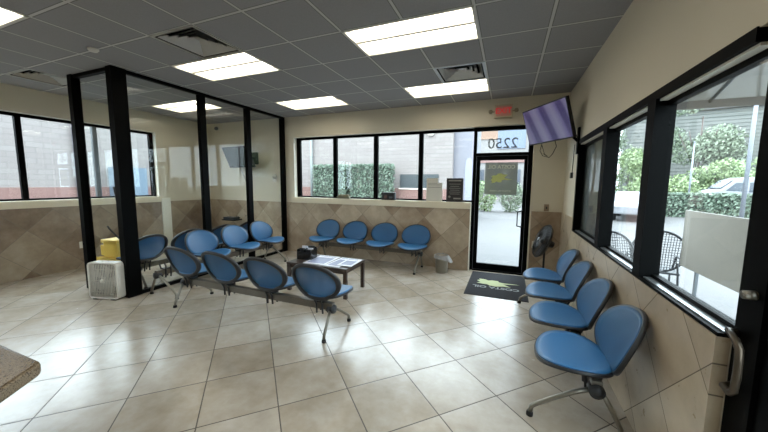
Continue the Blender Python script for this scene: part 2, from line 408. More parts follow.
# ------------------------------------------------------------------ ceiling fixtures
def troffer(a, r, label):
    x0, y0 = X0+a*S, Y0+r*S; x1, y1 = x0+2*S, y0+S; cy = (y0+y1)/2
    t = thing('ceiling_light', label, 'ceiling light', ((x0+x1)/2, cy, H), 0, 'recessed fluorescent ceiling lights')
    hx, hy = S, S/2
    b = MB(); b.box(-hx, hx, -hy, hy, .10, .115)
    b.box(-hx, -hx+.012, -hy, hy, 0, .10); b.box(hx-.012, hx, -hy, hy, 0, .10); b.box(-hx+.012, hx-.012, -hy, -hy+.012, 0, .10); b.box(-hx+.012, hx-.012, hy-.012, hy, 0, .10)
    b.box(-hx, hx, -hy, -hy+.022, -.004, .0); b.box(-hx, hx, hy-.022, hy, -.004, 0); b.box(-hx, -hx+.022, -hy, hy, -.004, 0); b.box(hx-.022, hx, -hy, hy, -.004, 0)
    b.build('housing', WMET, t)
    for s0, s1 in ((-hy+.07, -.016), (.016, hy-.014)):
        n = 8
        def fn(u, v, s0=s0, s1=s1):
            yy = s0+(s1-s0)*v; return Vector((-hx+.014+(2*hx-.028)*u, yy, .05+.03*sin(pi*v)))
        MB().sheet(fn, 1, n).build('diffuser', LAMPM, t)
    b = MB(); b.box(-hx+.012, hx-.012, -.016, .016, .012, .07); b.box(-hx+.012, hx-.012, -hy+.012, -hy+.07, .03, .09); b.build('center_rail', WMET, t)
    return t
LL = ['ceiling light over the four chairs with their backs to the viewer, left of centre', 'largest ceiling light, nearest the viewer, above the room centre',
      'ceiling light directly behind the square air vent near the door', 'ceiling light above the back corner of the glass partition',
      'ceiling light cut by the top left corner of the photo', 'ceiling light inside the glass enclosed corner room',
      'ceiling light over the middle of the room behind the viewer', 'ceiling light far behind the viewer, right', 'ceiling light far behind the viewer, left', 'ceiling light at the back right of the room']
for (a, r), lb in zip(lights, LL): troffer(a, r, lb)
GV = mat('grey_vent_metal', srgb(176, 174, 168), .35, .5); DK = mat('dark_duct', srgb(24, 24, 24), .8)
def vent(a, r, label, kind):
    x0, y0 = X0+a*S, Y0+r*S
    t = thing('ceiling_vent', label, 'air vent', (x0+S/2, y0+S/2, H), 0, 'square ceiling air vents'); h = S/2
    b = MB(); b.box(-h, h, -h, h, .13, .14); b.box(-h, -h+.004, -h, h, 0, .13); b.box(h-.004, h, -h, h, 0, .13); b.box(-h, h, -h, -h+.004, 0, .13); b.box(-h, h, h-.004, h, 0, .13)
    b.build('duct_box', DK, t)
    m = GV if kind != 1 else SILVER
    b = MB()
    for x, y, X, Y in ((-h, -h, h, -h+.03), (-h, h-.03, h, h), (-h, -h+.03, -h+.03, h-.03), (h-.03, -h+.03, h, h-.03)): b.box(x, X, y, Y, -.005, .002)
    b.build('frame', m, t)
    for i, (o, zz) in enumerate(((.255, .0), (.195, .012), (.135, .024), (.075, .036))):
        b = MB(); i2 = o-.045
        for kx, ky in ((1, 0), (0, 1), (-1, 0), (0, -1)):
            # sloped louvre blade on each side
            tx, ty = -ky, kx
            P = lambda d, s, z: (kx*d+tx*s, ky*d+ty*s, z)
            b.quad(P(o, -o, zz), P(o, o, zz), P(i2, i2, zz+.045), P(i2, -i2, zz+.045))
        b.build('louvre_ring', m, t)
    MB().box(-.03, .03, -.03, .03, .05, .056).build('centre_plate', m, t)
vent(-2, -1, 'grey square ceiling vent beside the light over the backward facing chairs', 0)
vent(2, 2, 'shiny metal ceiling vent between the two lights nearest the door', 1)
vent(-7, -1, 'ceiling vent beyond the left black post, near the left window', 0)
b = MB(); b.lathe([(0, 0), (.05, 0), (.05, -.012), (.035, -.03), (0, -.034)], (-4.27, 2.07, H))
tag(b.build('smoke_detector', WHITE), 'small round white smoke detector on the ceiling grid', 'smoke detector')
b = MB(); b.lathe([(0, 0), (.04, 0), (.036, -.012), (.012, -.016), (.012, -.04), (.03, -.05), (0, -.052)], (.2, 3.1, H))

# ------------------------------------------------------------------ beam seating
def disc(mb, cx, hx, hy, fn, r0=0., r1=1., off=0., nr=8, na=40, pw=2.3, flip=False):
    """superellipse disc mapped by fn(u,v,off)"""
    rings = []
    for i in range(nr+1):
        r = r0+(r1-r0)*i/nr
        if r < 1e-6: rings.append([mb.b.verts.new(fn(cx, 0, off))]); continue
        ring = []
        for j in range(na):
            a = 2*pi*j/na; ca, sa = cos(a), sin(a)
            kx = abs(ca)**(2/pw)*(1 if ca >= 0 else -1); ky = abs(sa)**(2/pw)*(1 if sa >= 0 else -1)
            ring.append(mb.b.verts.new(fn(cx+hx*r*kx, hy*r*ky, off)))
        rings.append(ring)
    for A, B in zip(rings, rings[1:]):
        for j in range(na):
            q_ = [A[j % len(A)], A[(j+1) % len(A)], B[(j+1) % len(B)], B[j % len(B)]]
            u = []
            for v in q_:
                if v not in u: u.append(v)
            if len(u) > 2: mb.b.faces.new(u).smooth = True
    return rings
def shell(mb, cx, hx, hy, fn, r0, r1, o0, o1, **kw):
    A = disc(mb, cx, hx, hy, fn, r0, r1, o0, **kw); B = disc(mb, cx, hx, hy, fn, r0, r1, o1, **kw)
    for RA, RB in ((A[-1], B[-1]),) + (((A[0], B[0]),) if r0 > 0 else ()):
        n = len(RA)
        for j in range(n): mb.b.faces.new((RA[j], RA[(j+1) % n], RB[(j+1) % n], RB[j])).smooth = True
HX = .265
def seat_fn(u, v, off):
    # v: -hy front .. +hy back ; dished, front lip rolls down, sides rise
    du = u-seat_fn.c; z = .442+.030*(du/.27)**2*(1-.3*max(0, -v/.24)) - .034*max(0, -v-.09)**2/.0256 - .06*(v-.02)*.4 
    return Vector((u, -.122+v, z+off))
def back_fn(u, v, off):
    # v: -hy bottom .. +hy top ; leaning back, wrapped round the sitter
    du = u-back_fn.c; t = radians(21)
    y = .128+v*sin(t)+.012*(v/.2)**2; y -= .05*(du/.27)**2
    return Vector((u, y+off*cos(t), .600+v*cos(t)-off*sin(t)))
BLUEF = BLUE
def bench(label, loc, rz, n=4, pitch=.64, skip=(), group='blue beam seats in the waiting room', side=.12, knob=True, back_mats=None):
    t = thing('waiting_bench', label, 'bench', loc, rz, group)
    L = (n-1)*pitch/2; e = L+side
    b = MB(); b.box(-e-.02, e+.02, -.03, .03, .275, .350, .006); bm_ = b.build('beam', BEAMC, t)
    for s in (-1, 1): MB().lathe([(0, 0), (.034, 0), (.04, .008), (.036, .022), (0, .028)], (s*(e+.02), 0, .285), (s, 0, 0), 16).build('end_cap', CHARC, bm_)
    for s in (-1, 1):
        x = s*e
        b = MB(); b.lathe([(0, -.035), (.045, -.035), (.045, .035), (0, .035)], (x, 0, .285), (1, 0, 0), 18)
        hub = b.build('hub', CHARC, t)
        b = MB(); b.tube([(x, -.03, .28), (x, -.12, .235), (x, -.24, .155), (x, -.325, .095), (x, -.355, .07), (x, -.365, .02)], .0155, 12)
        b.tube([(x, .03, .275), (x, .08, .19), (x, .125, .10), (x, .145, .06), (x, .15, .02)], .0155, 12)
        lg = b.build('leg', STEEL, t)
        for yy in (-.365, .15): MB().lathe([(0, 0), (.022, 0), (.022, .016), (.018, .03), (0, .03)], (x, yy, 0), (0, 0, 1), 14).build('foot', RUBBER, lg)
    for i in range(n):
        x = -L+i*pitch
        b = MB()
        for s in (-1, 1):
            xx = x+s*.035
            b.tube([(xx, -.05, .415), (xx, -.045, .34), (xx, -.035, .235)], .010, 8)
            b.tube([(xx, .035, .235), (xx, .045, .33), (xx, .065, .37), (xx, .085, .41)], .010, 8)
        b.box(x-.05, x+.05, -.04, .04, .350, .362)
        b.build('bracket', CHARC, t)
        if i in skip: continue
        seat_fn.c = x; back_fn.c = x
        b = MB(); shell(b, x, HX-.004, .218, seat_fn, 0, 1, 0, -.008, nr=7); st = b.build('seat', BLUE, t)
        b = MB(); shell(b, x, HX+.006, .226, seat_fn, .82, 1.0, -.0085, -.030, nr=3); b.build('seat_rim', CHARC, st)
        b = MB(); shell(b, x, HX+.0, .200, back_fn, 0, 1, 0, .006, nr=7, pw=2.1); bk = b.build('backrest', BLUEB, t)
        b = MB(); shell(b, x, HX+.014, .214, back_fn, .86, 1.0, .003, .030, nr=3, pw=2.1); b.build('backrest_rim', CHARC, bk)
    return t
# row along the right wall, facing left (-X)
bench('blue four seat bench along the right wall under the long window', (.575, 3.25, 0), radians(-90), pitch=.635)
bench('blue four seat bench against the far wall under the front window', (-2.50, 5.36, 0), 0, pitch=.635, side=.11)
bench('blue four seat bench in front, its four backs turned to the viewer', (-2.70, 2.60, 0), radians(180), pitch=.645, side=.12)
bench('blue bench outside the glass partition with three seats facing right and an empty end bracket', (-4.40, 3.72, 0), radians(90), pitch=.64, skip=(0,), side=.12)
bench('blue four seat bench behind the glass partition, seats facing left', (-4.985, 3.76, 0), radians(-90), pitch=.62, side=.10)

# ------------------------------------------------------------------ table and what lies on it
t = thing('coffee_table', 'low dark wooden coffee table behind the backward facing bench', 'table', (-2.44, 3.80, 0))
MB().box(-.49, .49, -.29, .29, .385, .42, .004).build('tabletop', WOOD, t)
MB().box(-.45, .45, -.25, .25, .335, .385).build('apron', WOOD, t)
for x in (-.465, .465):
    for y in (-.265, .265): MB().box(x-.023, x+.023, y-.023, y+.023, 0, .385).build('leg', WOOD, t)
INK = mat('ink_blue_grey', srgb(128, 136, 166), .5)
def magazine(label, x, y, rz, z=.421, w_=.23, h_=.30, cov=PAPER):
    t = thing('magazine', label, 'magazine', (x, y, z), rz, 'white magazines on the coffee table')
    MB().box(-w_/2, w_/2, -h_/2, h_/2, 0, .007, .001).build('pages', cov, t)
    b = MB(); b.box(-w_/2+.02, w_/2-.05, h_/2-.06, h_/2-.03, .0071, .0075); b.box(-w_/2+.03, w_/2-.03, -h_/2+.05, h_/2-.12, .0071, .0074)
    b.build('cover_print', INK if cov is PAPER else PAPER, t)
magazine('white magazine nearest the black organizer on the coffee table', -2.51, 3.80, .04, w_=.34, h_=.50)
magazine('white magazine in the middle of the coffee table', -2.195, 3.79, -.02, z=.421, w_=.24, h_=.50)
magazine('white magazine at the right end of the coffee table, blue print', -2.05, 3.80, .06, z=.4295, w_=.22, h_=.40)
t = thing('desk_organizer', 'black organizer holding leaflets on the left end of the coffee table', 'organizer', (-2.78, 3.80, .421), .1)
b = MB(); b.box(-.12, .12, -.09, .09, 0, .008); b.box(-.12, -.112, -.09, .09, .008, .15); b.box(.112, .12, -.09, .09, .008, .15); b.box(-.112, .112, -.09, -.084, .008, .12); b.box(-.112, .112, .084, .09, .008, .17); b.box(-.005, .005, -.084, .084, .008, .16)
b.build('tray', mat('black_gloss_plastic', srgb(24, 24, 26), .25), t)
for (x, z, yy, c) in ((-.06, .185, .04, PAPER), (-.07, .16, -.02, CHARC), (.055, .19, .05, CHARC), (.06, .165, .0, PAPER), (.05, .15, -.05, CHARC)):
    b = MB(); b.box(x-.045, x+.045, yy-.006, yy+.006, .009, z); b.build('leaflet', c, t)

# ------------------------------------------------------------------ floor items
t = thing('box_fan', 'white box fan on the floor at the foot of the corner post', 'fan', (-4.90, 2.31, 0), radians(16))
t.scale = (1.0, 1.0, 1.04)
FD, FW, FH = .06, .20, .47
b = MB()
def rrect(w_, h_, r, cx=0, cz=0, n=5):
    P = []
    for sx_, sz_, a0 in ((1, 1, 0), (-1, 1, 90), (-1, -1, 180), (1, -1, 270)):
        for i in range(n+1):
            a = radians(a0+90*i/n); P.append((cx+sx_*(w_-r)+r*cos(a), cz+sz_*(h_-r)+r*sin(a)))
    return P
# frame: ring between outer and inner rounded rectangle
def ring_prism(b, O, I, y0, y1):
    n = len(O); V = [[b.b.verts.new((p[0], y, p[1])) for p in Q] for Q, y in ((O, y0), (O, y1), (I, y1), (I, y0))]
    for k_ in range(4):
        A, B = V[k_], V[(k_+1) % 4]
        for i in range(n): b.b.faces.new((A[i], A[(i+1) % n], B[(i+1) % n], B[i]))
ring_prism(b, rrect(.215, .235, .05, 0, .245), rrect(.195, .215, .04, 0, .245), -FD, FD); b.build('fan_case', WHITE, t)
b = MB()
for i in range(-8, 9): b.tube([(i*.0232, -FD+.006, .035), (i*.0232, -FD+.006, .455)], .0052, 6)
for z in (.1, .245, .39): b.tube([(-.195, -FD+.010, z), (.195, -FD+.010, z)], .003, 6)
b.build('grille', WHITE, t)
b = MB(); b.box(-.2, .2, .02, .03, .04, .45); b.build('rear_grille', mat('fan_back', srgb(96, 96, 92), .6), t)
b = MB()
for i in range(5):
    a = 2*pi*i/5
    def fn(u, v, a=a):
        r = .04+.14*u; th = a+(v-.5)*(.9); return Vector((r*cos(th), -.02+.035*(v-.5), .245+r*sin(th)))
    b.sheet(fn, 4, 4)
b.lathe([(0, -.03), (.045, -.03), (.045, .02), (0, .02)], (0, -.01, .245), (0, 1, 0), 18); b.build('fan_blades', mat('pale_blade', srgb(176, 174, 168), .4), t)
MB().lathe([(0, 0), (.03, 0), (.024, .016), (0, .016)], (0, -FD-.0, .245), (0, -1, 0), 16).build('hub_badge', WHITE, t)
b = MB(); b.box(-.16, -.10, -.065, .065, 0, .012); b.box(.10, .16, -.065, .065, 0, .012); b.build('foot', RUBBER, t)
MB().tube([(-.05, 0, .478), (-.045, 0, .492), (.045, 0, .492), (.05, 0, .478)], .006).build('carry_handle', WHITE, t)

t = thing('mop_bucket', 'yellow mop bucket with wringer behind the white box fan', 'bucket', (-5.60, 2.80, 0), radians(6))
b = MB()
def tap(b, x0, y0, x1, y1, z0, z1, th=.01):
    o = [(-x0, -y0, z0), (x0, -y0, z0), (x0, y0, z0), (-x0, y0, z0)]; p = [(-x1, -y1, z1), (x1, -y1, z1), (x1, y1, z1), (-x1, y1, z1)]
    V = [b.b.verts.new(v) for v in o]; W_ = [b.b.verts.new(v) for v in p]; b.b.faces.new(V[::-1])
    for i in range(4): b.b.faces.new((V[i], V[(i+1) % 4], W_[(i+1) % 4], W_[i]))
    I = [b.b.verts.new((v[0]*(1-th/x1*1.2), v[1]*(1-th/y1*1.2), z1)) for v in p]; J = [b.b.verts.new((v[0]*.92, v[1]*.92, z0+.02)) for v in o]
    for i in range(4):
        b.b.faces.new((W_[i], W_[(i+1) % 4], I[(i+1) % 4], I[i])); b.b.faces.new((I[i], I[(i+1) % 4], J[(i+1) % 4], J[i]))
    b.b.faces.new(J)
tap(b, .17, .13, .22, .165, .06, .40); b.box(-.23, .23, -.175, -.160, .385, .41); b.box(-.23, .23, .160, .175, .385, .41); b.build('bucket_body', YELLOW, t)
b = MB(); b.box(-.10, .19, -.12, .12, .40, .66, .012); b.box(-.12, .21, -.14, .14, .63, .68, .008); b.box(-.20, -.10, -.1, .1, .42, .58, .01); b.build('wringer', YELLOW, t)
MB().tube([(.10, .0, .66), (.06, -.05, .75), (.0, -.08, .84), (-.03, -.085, .88)], .012).build('wringer_handle', CHARC, t)
for x in (-.15, .15):
    for y in (-.11, .11): MB().lathe([(0, -.012), (.03, -.012), (.03, .012), (0, .012)], (x, y, .03), (0, 1, 0), 14).build('caster', RUBBER, t)
b = MB(); b.tube([(-4.87, 2.60, .02), (-4.94, 2.59, .7), (-5.08, 2.56, 1.484)], .012, 10)
mo = thing('mop', 'long dark mop handle leaning up beside the yellow bucket', 'mop', (-4.87, 2.60, 0)); hd = b; hd.xf(Matrix.Translation((4.87, -2.60, 0))); hd.build('handle', CHARC, mo)
b = MB()
for i in range(40):
    a = random.uniform(0, 2*pi); r = random.uniform(.01, .06); b.tube([(0, 0, .10), (.5*r*cos(a), .5*r*sin(a), .06), (r*cos(a), r*sin(a), .008)], .006, 5)
b.build('mop_head', mat('mop_cotton', srgb(170, 166, 156), .9), mo)

t = thing('floor_mat', 'black entrance mat printed with a pale green emblem and lettering', 'mat', (-.095, 5.00, 0))
b = MB(); b.box(-.41, .41, -.60, .60, 0, .008, .002); b.build('mat_pad', mat('black_carpet', srgb(22, 23, 30), .95, var=.2, scale=60, bump=.3), t)
b = MB(); ring = [(-.465, -.61), (.465, -.61), (.465, .61), (-.465, .61)]
b.box(-.425, -.408, -.615, .615, 0, .006); b.box(.408, .425, -.615, .615, 0, .006); b.box(-.408, .408, -.615, -.597, 0, .006); b.box(-.408, .408, .597, .615, 0, .006)
b.build('mat_border', RUBBER, t)
GREENP = mat('pale_green_print', srgb(186, 194, 150), .9); GREYP = mat('grey_print', srgb(150, 154, 156), .9)
# emblem outline, in its own upright reading frame (tail to the left)
EMB = [(-1.0, -.06), (-.62, .06), (-.30, .16), (-.45, .40), (-.62, .62), (-.28, .60), (.02, .78), (.30, .72), (.42, .50), (.62, .52), (.90, .40), (.74, .18), (.92, -.10), (.78, -.30), (.84, -.52),
       (.55, -.48), (.40, -.30), (.22, -.42), (-.05, -.40), (-.10, -.16), (-.35, -.06), (-.7, -.10)]
def emblem(parent, m, M_, sx_, sy_, d=.0008):
    b = MB(); b.prism([(x*sx_, y*sy_) for x, y in EMB], 0, d); b.xf(M_); return b.build('emblem', m, parent)
R180 = Matrix.Rotation(pi, 4, 'Z')
emblem(t, GREENP, Matrix.Translation((.0, .06, .0082)) @ R180, .33, .25)
text_mesh('COSTA OIL', .13, 'mat_lettering', GREYP, t, Matrix.Translation((-.01, -.20, .0085)) @ R180, .0006, bold=.004)

t = thing('trash_can', 'small metal waste bin with a white bag by the front window wall', 'trash can', (-1.03, 5.33, 0))
b = MB(); b.lathe([(0, 0), (.095, 0), (.105, .02), (.115, .30), (.118, .31), (.112, .31), (.09, .03), (0, .03)]); b.build('bin_body', STEEL, t)
b = MB()
def bagf(u, v):
    a = 2*pi*u; wv = .010*sin(9*a)+.006*sin(17*a+1); r = .118+wv*v+.02*v; sag = .04+.02*sin(3*a+2)+.07*max(0, cos(a+.4))
    return Vector(((r+.05*max(0, cos(a+.3))*v)*cos(a), r*sin(a), .318-sag*v))
b.sheet(bagf, 48, 5)
def bagt(u, v):
    a = 2*pi*u; return Vector((.118*(1-.12*v)*cos(a), .118*(1-.12*v)*sin(a), .318+.006*sin(9*a)-.08*v))
b.sheet(bagt, 48, 3); b.build('bin_bag', see_mat('thin_white_bag', srgb(170, 170, 172), .6, .35), t)

# pedestal fan
t = thing('pedestal_fan', 'black pedestal fan in the corner between the door and the right bench', 'fan', (.56, 5.18, 0), 0)
b = MB(); b.lathe([(0, 0), (.17, 0), (.17, .012), (.14, .03), (.04, .05), (0, .05)], n=28); b.build('base', BLKP, t)
b = MB(); b.tube([(0, 0, .04), (0, 0, .64)], .015, 12); b.build('pole', BLKP, t)
c_ = Vector((0, 0, .70)); nv = Vector((-.93, -.16, .36)).normalized()
b = MB(); b.lathe([(0, -.13), (.045, -.125), (.055, -.06), (.05, -.02), (0, -.02)], c_, nv, 20); b.build('motor', BLKP, t)
a1 = nv.cross(Vector((0, 0, 1))).normalized(); a2 = nv.cross(a1)
fc = c_+nv*.04
def P2(r, a, d): return fc+(a1*cos(a)+a2*sin(a))*r+nv*d
b = MB(); b.tube([P2(.262, 2*pi*i/40, 0) for i in range(40)], .008, 8, closed=True)
for s in (-1, 1):
    for i in range(56):
        a = 2*pi*i/44; b.tube([P2(.262, a, 0), P2(.235, a, s*.04), P2(.14, a, s*.058), P2(.05, a, s*.06)], .0035, 4)
    for r, d in ((.21, .048), (.13, .059)): b.tube([P2(r, 2*pi*i/32, s*d) for i in range(32)], .002, 4, closed=True)
b.build('cage', BLKP, t)
b = MB()
for i in range(3):
    a = 2*pi*i/3
    def fn(u, v, a=a): return P2(.03+.215*u, a+(v-.5)*1.9*(.7+.35*u), .03*(v-.5))
    b.sheet(fn, 5, 5)
b.lathe([(0, -.02), (.035, -.02), (.035, .02), (0, .03)], fc, nv, 16); b.build('blades', mat('smoky_blade', srgb(14, 14, 15), .4), t)
MB().lathe([(0, 0), (.04, 0), (.036, .008), (0, .010)], fc+nv*.06, nv, 20).build('hub_badge', GREYAL, t)

# counter corner
def granite():
    k = NT('granite'); c = k.coord(); v = k.n('TexVoronoi'); k.l(c, v.inputs['Vector']); v.inputs['Scale'].default_value = 200
    n = k.noise(c, 40, 6, .7); f = k.math('ADD', k.math('MULTIPLY', v.outputs['Distance'], .5), k.math('MULTIPLY', n, .6))
    k.l(k.ramp(f, [(.3, srgb(40, 32, 26)), (.45, srgb(100, 84, 64)), (.6, srgb(138, 120, 96)), (.75, srgb(80, 66, 50))]), k.p.inputs['Base Color'])
    k.p.inputs['Roughness'].default_value = .25; return k.m
t = thing('reception_counter', 'speckled brown granite counter corner at the lower left edge', 'counter', (-2.0, 0, 0))
out = [(-1.6, .40), (.70, .40)]
cc = Vector((.70, .345)); out = [(-1.6, .40)]
for i in range(7):
    a = radians(90-50*i/6); out.append((.765+.05*cos(a), .355+.05*sin(a)))
out += [(1.30, -.30), (1.30, -.9), (-1.6, -.9)]
b = MB(); b.prism(out, 1.012, 1.05); o = b.build('countertop', granite(), t)
bv = o.modifiers.new('bevel', 'BEVEL'); bv.width = .012; bv.segments = 3
b = MB(); b.prism([(-1.5, .28), (.60, .28), (1.12, -.25), (1.12, -.85), (-1.5, -.85)], 0, 1.012); b.build('counter_base', mat('dark_laminate', srgb(70, 58, 48), .5), t)

# ------------------------------------------------------------------ wall items
# televisions
def screen_mat(name, stripes):
    k = NT(name); sp = k.n('SeparateXYZ'); k.l(k.coord(), sp.inputs[0])
    if stripes:
        f = k.math('ADD', k.math('MULTIPLY', sp.outputs[0], 1.0), k.math('MULTIPLY', sp.outputs[1], .35))
        s = k.math('DIVIDE', k.math('ADD', f, .269+.05+.99), .33)
        fr = k.math('FRACT', s)
        nz = k.noise(k.coord(), 6, 3)
        cr_ = k.ramp(fr, [(.0, srgb(58, 46, 110)), (.24, srgb(58, 46, 110)), (.36, srgb(122, 116, 160)), (.62, srgb(140, 138, 172)), (.90, srgb(110, 100, 156)), (1, srgb(58, 46, 110))])
        col = k.mix(k.math('MULTIPLY', nz, .3), cr_, srgb(140, 140, 158))
        k.l(col, k.p.inputs['Emission Color']); k.p.inputs['Emission Strength'].default_value = .17
        k.p.inputs['Base Color'].default_value = (.01, .01, .012, 1)
    else:
        k.l(k.mix(k.noise(k.coord(), 3), srgb(14, 22, 20), srgb(22, 32, 30)), k.p.inputs['Base Color'])
    k.p.inputs['Roughness'].default_value = .12 if stripes else .3; k.p.inputs['Specular IOR Level'].default_value = .5 if stripes else .2; return k.m
def tv(label, c, ya, ti, w_, h_, scr, arm_to, cablept):
    n = Vector((-sin(ya)*cos(ti), -cos(ya)*cos(ti), -sin(ti))); r = Vector((0, 0, 1)).cross(n).normalized(); u = n.cross(r)
    t = thing('television', label, 'television', c); MM = Matrix((r, u, n)).transposed().to_4x4(); t.rotation_euler = MM.to_euler()
    MB().box(-w_/2, w_/2, -h_/2, h_/2, -.045, 0, .005).build('television_case', mat('tv_black', srgb(16, 16, 18), .35), t)
    MB().box(-w_/2+.014, w_/2-.014, -h_/2+.018, h_/2-.014, .0005, .002).build('screen', scr, t)
    inv = MM.transposed() ; a = inv @ (Vector(arm_to)-Vector(c))
    b = MB(); b.box(-.10, .10, -.10, .10, -.058, -.045); b.tube([(0, 0, -.05), (0, -.02, -.12)], .022, 10)
    mid = Vector((a.x*.5, a.y*.5-.02, (a.z-.12)*.5-.04)); b.tube([(0, -.02, -.12), mid, a], .018, 10)
    b.build('mount_arm', BLACK, t)
    wp = MB(); wp.box(*arm_to_box(arm_to)); wp.xf(inv @ Matrix.Translation(-Vector(c))); wp.build('wall_plate', BLACK, t)
    return t, inv
def arm_to_box(p):
    if p[0] > 0: return (XR-.025, XR-.001, p[1]-.04, p[1]+.04, p[2]-.17, p[2]+.17)
    return (p[0]-.10, p[0]+.10, YF-.025, YF-.001, p[2]-.14, p[2]+.14)
C1 = (.443, 4.892, 2.409)
t, inv = tv('television showing purple stripes, tilted high in the right corner', C1, 1.033, .301, .90, .52, screen_mat('screen_on', True), (XR-.02, 4.74, 2.14), None)
b = MB(); b.tube([(.42, 4.98, 2.15), (.40, 5.0, 2.05), (.44, 5.0, 1.98), (.52, 4.98, 1.95), (.56, 4.96, 2.0), (.60, 4.95, 2.10), (.57, 4.93, 2.20)], .005, 6)
b.tube([(.42, 4.98, 2.13), (.46, 4.99, 2.0), (.50, 4.99, 1.97), (.44, 5.0, 2.01)], .005, 6); b.xf(inv @ Matrix.Translation(-Vector(C1))); b.build('cable', RUBBER, t)
C2 = (-5.72, 5.30, 2.12)
t, inv = tv('dark television behind the glass partition, switched off', C2, .12, .40, .86, .49, screen_mat('screen_off', False), (-5.55, YF-.02, 2.12), None)
b = MB(); b.tube([(-5.75, 5.36, 1.95), (-5.76, 5.5, 1.7), (-5.74, YF-.03, 1.4), (-5.76, YF-.03, 1.1), (-5.72, YF-.03, .85), (-5.90, YF-.03, .74)], .005, 6)
b.xf(inv @ Matrix.Translation(-Vector(C2))); b.build('cable', RUBBER, t)
b = MB(); sh = thing('media_box', 'black media box on a small wall shelf below the dark television', 'media box', (-6.22, 5.50, .66))
MB().box(-.20, .20, -.11, .135, -.02, 0).build('shelf_board', BLACK, sh); MB().box(-.17, .17, -.09, .09, .001, .06, .005).build('box_body', CHARC, sh)
b = MB(); b.tube([(.1, .05, .06), (.16, .02, .09), (.22, .05, .05), (.24, .1, .0)], .005, 6); b.build('cable', RUBBER, sh)
# exit sign
t = thing('exit_sign', 'white exit sign with red letters above the entrance door', 'exit sign', (-.13, YF-.03, 2.775))
MB().box(-.14, .14, -.03, .03, -.105, .105, .006).build('housing', mat('ivory_plastic', srgb(190, 178, 152), .5), t)
MB().box(-.115, .115, -.034, -.030, -.08, .08).build('sign_face', mat('pink_face', srgb(190, 140, 124), .5), t)
text_mesh('EXIT', .125, 'lettering', mat('red_letters', srgb(216, 50, 60), .5, emit=.12), t, Matrix.Translation((0, -.036, 0)) @ MIR, .0015, bold=.002)
for s in (-1, 1):
    b = MB(); b.tube([(s*.14, 0, .0), (s*.17, -.01, .0)], .010, 8); b.lathe([(0, .03), (.022, .03), (.034, -.02), (0, -.02)], (s*.20, -.02, .0), (0, 1, .1), 16); b.build('lamp_head', mat('lamp_shell', srgb(150, 138, 112), .5), t)
# small wall devices
t = thing('wall_outlet', 'white outlet with a black plug beside the entrance door', 'outlet', (.45, YF-.012, .57))
MB().box(-.036, .036, -.006, 0, -.058, .058, .002).build('cover_plate', WHITE, t); MB().box(-.005, .055, -.05, -.006, -.04, .02, .004).build('plug', CHARC, t)
t = thing('wall_switch', 'small beige switch at the top of the tiles right of the door', 'switch', (.60, YF-.012, 1.19))
MB().box(-.036, .036, .006, .012, -.058, .058, .002).build('cover_plate', mat('beige_plate', srgb(150, 132, 110), .5), t); MB().box(-.008, .008, -.006, .006, -.018, .018).build('toggle', CHARC, t)
t = thing('cable_box', 'small black box on the right wall below the television', 'wall box', (XR, 5.02, 1.70))
MB().box(-.03, 0, -.03, .03, -.04, .04, .004).build('box_body', CHARC, t); MB().tube([(-.008, 0, .04), (-.008, -.02, .3), (-.008, -.05, .42)], .004, 6).build('cable', RUBBER, t)
t = thing('dome_camera', 'small round security camera high in the far left corner', 'camera', (-6.70, YF, 2.88))
b = MB(); b.lathe([(0, 0), (.055, 0), (.055, -.02), (0, -.025)], (0, 0, 0), (0, 1, 0)); b.build('base', WHITE, t)
b = MB(); b.lathe([(0, -.09), (.03, -.085), (.045, -.05), (.04, -.02), (0, -.02)], (0, 0, -.0), (0.2, 1, .3)); b.build('lens_housing', GREYAL, t)
t = thing('thermostat', 'small white thermostat on the wall behind the partition, next to its last post', 'thermostat', (-4.98, YF, 1.70))
b = MB(); b.lathe([(0, 0), (.06, 0), (.056, -.025), (0, -.03)], (0, 0, 0), (0, 1, 0)); b.build('dial', WHITE, t); MB().box(-.06, .06, -.012, 0, -.12, -.0).build('cover_plate', WHITE, t)
t = thing('wall_outlet', 'white outlet low on the left wall between the black posts', 'outlet', (XL+.012, 3.0, .42))
MB().box(0, .006, -.036, .036, -.058, .058).build('cover_plate', WHITE, t)

# window ledge items
def sign_board(name, label, cat, x, w_, h_, board, lines, col, y=YF+.03, z=WZ0+.004, lean=.05):
    t = thing(name, label, cat, (x, y, z))
    b = MB(); b.box(-w_/2, w_/2, 0, .008, 0, h_, .001); b.xf(Matrix.Rotation(-lean, 4, 'X')); b.build('board', board, t)
    for i, (s, sz, zz) in enumerate(lines):
        text_mesh(s, sz, 'lettering', col, t, Matrix.Rotation(-lean, 4, 'X') @ Matrix.Translation((0, -.0012, zz)) @ MIR, .0008)
    return t
GB = mat('grey_board', srgb(206, 204, 194), .5); GT = mat('grey_text', srgb(150, 148, 138), .5); KB = mat('charcoal_board', srgb(38, 36, 36), .5); LT = mat('light_text', srgb(140, 138, 132), .5)
t = thing('window_sign', 'light grey sign board leaning in the front window', 'sign', (-1.275, YF+.035, WZ0+.004))
b = MB(); b.box(-.15, .15, 0, .008, 0, .345, .001); b.box(-.15, .07, 0, .008, .345, .43, .001); b.build('board', GB, t)
b = MB(); b.box(-.12, .12, -.001, 0, .30, .312); b.box(-.12, .12, -.001, 0, .255, .267); b.box(-.12, .05, -.001, 0, .33, .34); b.build('print_lines', GT, t)
t = thing('window_sign', 'black sign board with pale lines of print leaning by the door', 'sign', (-.90, YF+.035, WZ0+.004))
MB().box(-.15, .15, 0, .010, 0, .43, .002).build('board', KB, t)
b = MB()
for i, (zz, w_) in enumerate(((.375, .115), (.32, .10), (.28, .08), (.245, .10), (.21, .085), (.175, .10), (.14, .09))): b.box(-w_, w_, -.001, 0, zz, zz+(.022 if i == 0 else .008))
